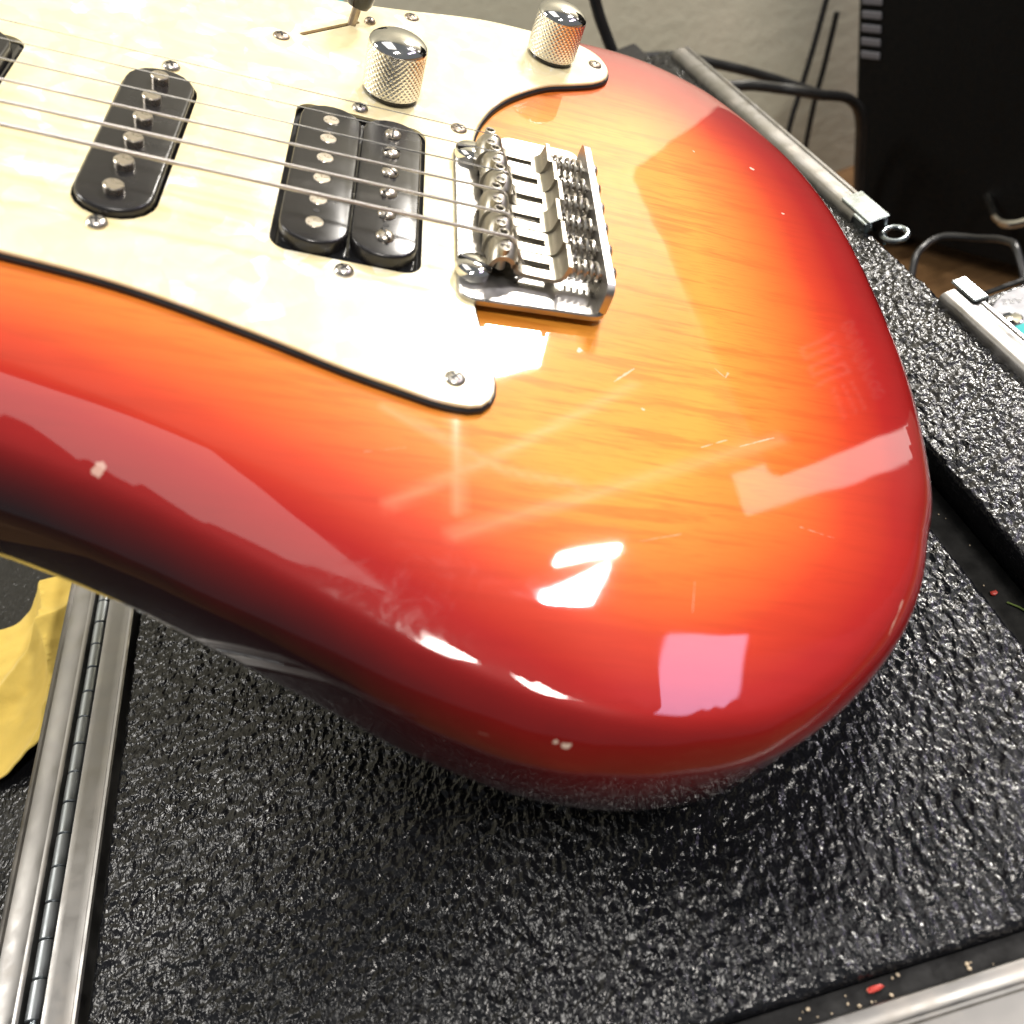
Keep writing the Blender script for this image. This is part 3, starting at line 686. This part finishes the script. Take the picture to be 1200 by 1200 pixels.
# knurled dome knobs
def knob_mesh():
    b = MB(); n, rows = 240, 64; R0, H = 9.35, 15.2; prof = []
    vs = []; fs = []
    for j in range(rows + 1):
        z = 1.6 + (H - 1.6) * j / rows
        for k in range(n):
            th = 2 * math.pi * k / n
            if 2 <= j <= rows - 2:
                a = th * 34; c = z * 2 * math.pi / 1.73
                d = 0.24 * (1 - abs(math.sin((a + c) / 2))) ** 0.8; d2 = 0.24 * (1 - abs(math.sin((a - c) / 2))) ** 0.8
                r = R0 - max(d, d2) * 1.35
            else: r = R0 - 0.15
            vs.append((r * math.cos(th), r * math.sin(th), z))
    for j in range(rows):
        for k in range(n):
            k2 = (k + 1) % n; fs.append((j * n + k, j * n + k2, (j + 1) * n + k2, (j + 1) * n + k))
    b.add(vs, fs); return b.mesh('knob', 60)
km = knob_mesh()
dome = MB().lathe([(9.2, 0.0), (9.15, 0.5), (8.7, 1.1), (7.6, 1.9), (6.0, 2.65), (4.0, 3.2), (2.0, 3.5), (0.05, 3.6)], 64).mesh('knob_dome', 80)
skirt = MB().lathe([(8.2, 0), (8.4, 0.2), (8.4, 1.7), (8.0, 1.75)], 48).mesh('knob_base')
for x, y, lb in ((64.6, 56.6, 'knurled chrome knob nearest the twin coil pickup'), (123.2, 114.0, 'knurled chrome knob at the tip of the pickguard')):
    o = obj('knob', km, M_KNURL, gtr, (x, y, PG + 0.3)); o['label'] = lb
    obj('knob_dome', dome, M_CHROME, o, (0, 0, 15.2)); obj('knob_base', skirt, M_BLACK_GLOSS, o, (0, 0, 0.0))
# selector switch
lev = MB(); lev.tube([(48.6, 97.0, -2), (50.2, 98.2, 6), (51.6, 99.2, 12)], 1.5, 8); lev = lev.build('selector_switch', M_SCREW_OLD, gtr)
ax = Vector((0.18, 0.12, 1)).normalized()
b = MB().lathe([(1.6, 0), (3.6, 0.4), (4.6, 2.2), (4.9, 5), (4.6, 10), (3.9, 16), (3.0, 19), (1.4, 20.4), (0.05, 20.8)], 28, (50.3, 98.4, 6.6), ax); b.build('switch_tip', M_BLACK_GLOSS, lev)
cross_screw(pgd, 55.2, 102.5, PG, 2.0, 1.6, M_SCREW_OLD, 0.2)

# bridge
BP = 2.6
bpoly = roundpoly([(85.2, 31), (98.5, 33.5), (100.5, 44.5), (127.5, 45.5), (128.6, -37.8), (86.2, -41.2)], [1.5, 2.0, 4.5, 5.0, 5.5, 5.5], 6)
b = MB(); plate(b, bpoly, [], BP - 1.9, BP, 0.45)
# upturned tail wall
tw = roundpoly([(-36.5, BP - 0.4), (37.5, BP - 0.4), (37.5, 11.0), (-36.5, 11.0)], [0.6, 0.6, 4.0, 4.0], 5)
b.loft([[(x, p[0], p[1]) for p in ccw(tw)] for x in (125.6, 127.8)])
bridge = b.build('bridge', M_PLATE, gtr); bridge['label'] = 'chrome vibrato bridge plate with six bent steel saddles'
bk = MB(); bk.box(91, 126, -30, 30, BODY_Z + 0.02, BP - 2.0); bk.build('bridge_block', M_DARK, bridge)
for y in (27.3, -29.4):
    b = MB().lathe([(4.9, 0), (5.0, 0.4), (5.0, 2.2), (4.2, 2.9), (2.4, 3.3), (0.05, 3.4)], 28); so = b.build('pivot_stud', M_CHROME, bridge, (90.3, y, BP + 0.02))
    b = MB(); b.box(-4.7, 4.7, -0.5, 0.5, 2.0, 3.46); q = b.build('stud_slot', M_DARK, bridge, (90.3, y, BP + 0.02)); q.rotation_euler.z = 0.25 if y > 0 else -0.35
YS = [(2.5 - i) * 10.25 for i in range(6)]
SX = [96.0, 97.2, 98.0, 96.6, 97.4, 98.2]                        # string contact points, staggered by intonation
def saddle_mesh(dx):
    """bent steel saddle: curled front hump, slotted floor, upturned rear lip; origin at the string contact"""
    t = 1.25
    path = [(-4.0, 4.6), (-4.0, 7.4), (-3.5, 9.6), (-2.2, 11.0), (-0.4, 11.5), (1.3, 10.9), (2.2, 9.4), (2.6, 7.6), (3.2, 6.2), (4.6, 5.5), (6.5, 5.3), (13.2, 5.3), (15.0, 5.6), (16.2, 6.6), (16.9, 8.4), (17.2, 11.0)]
    P = spline([(a, b2) for a, b2 in path], 3, closed=False)
    T = np.gradient(P, axis=0); T /= np.linalg.norm(T, axis=1)[:, None]; Nn = np.stack([-T[:, 1], T[:, 0]], 1)
    up, lo = P + Nn * t / 2, P - Nn * t / 2
    b = MB(); hw, sw = 5.0, 1.5
    def band(i0, i1, y0, y1, crown):
        rings = []
        for i in range(i0, i1 + 1):
            def zc(y, z, x): return z - (0.09 * y * y * (1 if x < 2.4 else 0)) * crown
            ys = np.linspace(y0, y1, 7)
            rings.append([(up[i][0], y, zc(y, up[i][1], P[i][0])) for y in ys] + [(lo[i][0], y, zc(y, lo[i][1], P[i][0])) for y in ys[::-1]])
        b.loft(rings)
    s0 = int(np.argmin(abs(P[:, 0] - 5.2))); s1 = int(np.argmin(abs(P[:, 0] - 13.0)))
    band(0, s0, -hw, hw, 1); band(s0, s1, -hw, -sw, 1); band(s0, s1, sw, hw, 1); band(s1, len(P) - 1, -hw, hw, 1)
    return b.mesh('saddle', 40)
sm = saddle_mesh(0)
setm = MB().lathe([(1.0, -5), (1.0, -0.35), (1.0, 1.35), (1.25, 1.5), (1.6, 1.4), (1.6, -5)][::-1], 14, cap=False).mesh('set_screw')
setd = MB().lathe([(1.02, -0.1), (1.02, 0.3)], 10).mesh('set_screw_socket')
scr_m = {}
def spring_mesh(L):
    turns = max(int(L / 1.75), 3); path = [(L * k / (turns * 16), 2.35 * math.cos(2 * math.pi * k / 16), 2.35 * math.sin(2 * math.pi * k / 16)) for k in range(turns * 16 + 1)]
    return MB().tube(path, 0.52, 7).mesh('spring')
for i, (y, sx) in enumerate(zip(YS, SX)):
    s = obj('saddle', sm, M_SADDLE, bridge, (sx, y, 0.0))
    # the lift of each saddle follows the strings' arc
    lift = (-0.2, 0.35, 0.6, 0.6, 0.35, 0.1)[i]; s.location.z = lift * MM
    for dy in (-3.3, 3.3):
        obj('set_screw', setm, M_SADDLE, bridge, (sx - 1.4, y + dy, 10.4 + lift)); obj('set_screw_socket', setd, M_DARK, bridge, (sx - 1.4, y + dy, 10.6 + lift))
    x1 = sx + 17.8; L = 125.4 - x1
    obj('spring', spring_mesh(L), M_SPRING, bridge, (x1, y, 7.6))
    b = MB(); b.tube([(x1 - 1.5, y, 7.6), (128, y, 7.6)], 1.3, 10); b.lathe([(2.5, 0), (2.6, 0.5), (2.2, 1.5), (1.2, 2.1), (0.05, 2.3)], 16, (127.9, y, 7.6), (1, 0, 0)); b.build('intonation_screw', M_SCREW, bridge)

# strings
gauge = [0.26, 0.33, 0.45, 0.68, 0.90, 1.10]
for i, (y, sx) in enumerate(zip(YS, SX)):
    r = gauge[i] * 0.52; lift = (-0.2, 0.35, 0.6, 0.6, 0.35, 0.1)[i]; zt = 12.15 + lift + r
    ye = y * 0.62
    yl = lambda x: y + (ye - y) * (sx - x) / 648.0
    path = [(-548, ye, 9.0 + r), (-200, yl(-200), 10.6 + r), (-30, yl(-30), 11.6 + r), (sx - 2, yl(sx - 2), zt), (sx - 0.4, y, zt), (sx + 1.0, y, zt - 0.6), (sx + 3.0, y, zt - 4.0), (sx + 6.3, y, 4.6), (sx + 7.2, y, 3.0)]
    P = [path[0], path[1], path[2]] + [tuple(p) for p in spline(path[3:], 4, closed=False)]
    b = MB(); b.tube(P, r, 8); b.build('string', M_STRING_PLAIN if i < 3 else M_STRING_WOUND, gtr)

# ------------------------------------------------------------------ things around the case
def cloth_mat(name, col, rough=0.75):
    m, nt, p = new_mat(name); v = coords(nt); n1 = noise(nt, v, 60, 5)
    link(nt, ramp(nt, n1, [(0.3, tuple(x * 0.85 for x in col)), (0.7, col)]), p.inputs['Base Color']); p.inputs['Roughness'].default_value = rough
    p.inputs['Sheen Weight'].default_value = 0.2
    link(nt, bump(nt, noise(nt, v, 900, 2), 0.2, 0.0004), p.inputs['Normal']); return m
# crumpled yellow cloth on the open lid
nx, ny = 120, 120; vs = []; fs = []
XX, YY = np.meshgrid(np.linspace(0, 1, nx), np.linspace(0, 1, ny))
rag = 3.5 * (vnoise(XX * 0, YY * 200, 9, 91) - 0.5) + 5 * (vnoise(XX * 0, YY * 200, 30, 92) - 0.5)
X = -262 + (120.5 + rag * 0.6) * XX
yt = np.interp(X, [-262, -187, -180, -164, -150, -142], [38, 43, 46, 64, 88, 112]); yb = np.interp(X, [-262, -170, -156, -141], [-50, -42, -36, -26])
Y = yb + (yt - yb) * YY
fold = lambda a, w, ph: (1 - np.abs(np.sin(a / w + ph))) ** 1.8
Z = -22.5 + 9 * fold(X + Y * 0.28, 15, 0.9) + 5 * fold(X * 0.7 - Y * 0.55, 12, 1.3) + 2.5 * vnoise(X + 500, Y + 500, 16, 93) + 1.2 * vnoise(X + 500, Y + 500, 5, 94)
b = MB(); b.add(np.stack([X, Y, Z], -1).reshape(-1, 3), [(j * nx + i, j * nx + i + 1, (j + 1) * nx + i + 1, (j + 1) * nx + i) for j in range(ny - 1) for i in range(nx - 1)])
o = b.build('yellow_cloth', cloth_mat('yellow_cloth', (0.92, 0.66, 0.13)), sharp=80)
sol = o.modifiers.new('thickness', 'SOLIDIFY'); sol.thickness = 0.8 * MM
tag(o, 'crumpled yellow cloth lying left of the hinged aluminium rail', 'cloth')

# black loudspeaker cabinet behind the case, right
spk = empty('loudspeaker', (527, 628, FLOOR_Z)); spk.rotation_euler.z = math.radians(-63)
tag(spk, 'large black loudspeaker cabinet standing behind the case', 'loudspeaker')
M_CAB = plastic('black_cabinet', (0.003, 0.003, 0.003), 0.7, 0.0, 0.3, 400); M_CAB.node_tree.nodes['Principled BSDF'].inputs['Specular IOR Level'].default_value = 0.2
b = MB(); b.box(115, 495, 0, 180, 338, 730, 8); b.build('cabinet', M_CAB, spk)
b = MB(); b.box(140, 470, -6, -0.4, 360, 572, 3); b.build('grille', plastic('grille_cloth', (0.004, 0.004, 0.004), 0.8, 0, 0.5, 900), spk)
spk['label'] = 'large black loudspeaker cabinet with a square badge, on the lower black box'
low = empty('amplifier_case', (527, 628, FLOOR_Z)); low.rotation_euler.z = math.radians(-63)
tag(low, 'low black amplifier case on the floor under the loudspeaker', 'amplifier')
b = MB(); b.box(0, 495, 0, 200, 30, 336, 8); b.build('shell', M_CAB, low)
for x in (40, 455):
    b = MB().lathe([(18, 0), (20, 4), (20, 26), (16, 30)], 20, (x, 40, 0)); b.build('foot', M_RUBBER, low)

def cable(pts, r, label, mat=M_RUBBER):
    P = spline(pts, 10, closed=False); b = MB(); b.tube([tuple(p) for p in P], r, 10); o = b.build('cable', mat); tag(o, label, 'cable', 'black cables behind the case'); return o

cable([(219, 420, 60), (222, 420, 15), (225, 420, -4), (229, 420, -25), (240, 420, -90), (262, 430, -240), (270, 445, -416)], 4.4, 'thick black cable hanging straight down behind the chrome knob at the pickguard tip')
cable([(240, 520, -60), (300, 520, -76), (346, 520, -100), (389, 520, -126), (433, 520, -156), (500, 560, -210), (520, 590, -300), (524, 600, -412)], 4.2, 'upper of two black cables crossing above the far aluminium rail')
cable([(275, 470, -190), (290, 478, -130), (322, 480, -103), (349, 480, -106), (379, 480, -119), (414, 480, -137), (480, 530, -190), (500, 560, -280), (505, 570, -412)], 4.6, 'lower black cable arching just above the far aluminium rail')
cable([(512, 650, -120), (495, 650, -170), (480, 650, -210), (464, 650, -252), (450, 660, -330), (446, 664, -414)], 3.0, 'thin black cable hanging left of the loudspeaker, nearer the light wall')
cable([(522, 655, -150), (508, 655, -200), (494, 655, -245), (482, 660, -320), (480, 664, -414)], 3.0, 'thin black cable hanging closest to the loudspeaker side')
cable([(312, 120, -200), (324, 160, -140), (340, 186, -120), (353, 198, -118), (367, 199, -116), (379, 180, -112), (378, 155, -100), (372, 135, -95), (365, 110, -120), (360, 100, -200)], 2.3, 'thin black cable looping over the wooden floor beside the small black box')
b = MB(); b.tube([tuple(q) for q in spline([(601, 484, -312), (588, 446, -313), (589, 424, -309), (609, 408, -301), (640, 388, -297), (657, 377, -296)], 8, closed=False)], 4.5, 10)
o = b.build('handle', M_CHROME); o.parent = low; o.matrix_parent_inverse = low.matrix_basis.inverted(); o['label'] = 'curved chrome handle'
# light slats at the cabinet's upper left corner
M_SLAT = plastic('pale_grey_plastic', (0.16, 0.16, 0.18), 0.5)
for k in range(5):
    b = MB(); b.box(10, 32, -2.6, -0.3, 232 + k * 13, 239 + k * 13, 0.8); b.build('slat', M_SLAT, low)

# square maze badge and its lettering rows on the cabinet, mirrored faintly in the guitar's lacquer
M_BADGE = plastic('grey_badge', (0.85, 0.83, 0.82), 0.5)
b = MB(); xs = [380 + 10.2 * k for k in range(5)]
for k, x in enumerate(xs):
    b.box(x, x + 3.2, -1.2, -0.3, 605, 644)
for k in range(4):
    z = 640.8 if k % 2 == 0 else 605; b.box(xs[k] + 3.3, xs[k + 1] - 0.1, -1.2, -0.3, z, z + 3.2)
b.build('badge', M_BADGE, spk)
b = MB()
for k in range(8):
    x = 378 + k * 10.6; w = random.uniform(5.5, 7.8)
    b.tube([(x + w / 2 + w / 2 * math.cos(t), -0.8, 592 + 5.2 * math.sin(t)) for t in np.linspace(0, 5.2 if k % 2 else 6.2, 14)], 0.9, 6)
for r in range(3):
    for k in range(5): b.box(432 + k * 7, 436 + k * 7, -1.1, -0.3, 608 + r * 10.5, 611.5 + r * 10.5)
b.build('badge_lettering', M_BADGE, spk)

# small black box with a round white plate, right of the case
bx = empty('equipment_box', (340, 10, FLOOR_Z)); tag(bx, 'small black box with a round white lettered plate, beside the far rail', 'box')
b = MB(); b.box(-52, 90, -120, 64, 0, 360, 3); b.build('box_shell', M_LAM, bx)
b = MB(); b.box(-50, 88, 61.5, 64.6, 360.2, 361.6, 0.5); b.build('edge_trim', M_CAB, bx)
pl = MB().lathe([(21, 0), (21, 1.0), (20.4, 1.5), (0.05, 1.5)], 48, (-19, 37, 360.3)); pl = pl.build('label_plate', plastic('white_plate', (0.34, 0.34, 0.36), 0.5), bx)
b = MB().lathe([(5.2, 0), (5.2, 0.7), (4.6, 1.0), (3.0, 0.5), (0.05, 0.3)], 28, (-33.5, 38.5, 361.85)); b.build('rivet', M_CHROME, pl)
tx = bpy.data.curves.new('lettering', 'FONT'); tx.body = 'ARE'; tx.size = 5.2 * MM; tx.align_x = 'CENTER'; tx.align_y = 'CENTER'; tx.extrude = 0.05 * MM
to = bpy.data.objects.new('lettering_curve', tx); COL.objects.link(to)
dg = bpy.context.evaluated_depsgraph_get(); tm = bpy.data.meshes.new_from_object(to.evaluated_get(dg)); bpy.data.objects.remove(to)
t = obj('lettering', tm, M_BLACK_PLY, pl, (-25.0, 50.5, 361.95)); t.rotation_euler.z = math.radians(180 - 26)
b = MB(); b.box(-45, -12, 15, 33, 362.0, 362.6, 0.2); tp = b.build('tape_strip', cloth_mat('teal_tape', (0.03, 0.42, 0.42)), bx)

# teal strap end behind the guitar's far edge
b = MB(); b.tube([(28, 250, 40), (34, 250, 100), (40, 250, 121.5), (50, 250, 117), (54, 250, 60)], 7, 10)
o = b.build('teal_strap', cloth_mat('teal_strap', (0.03, 0.34, 0.36))); tag(o, 'teal strap just showing behind the guitar, beside the selector switch', 'strap')
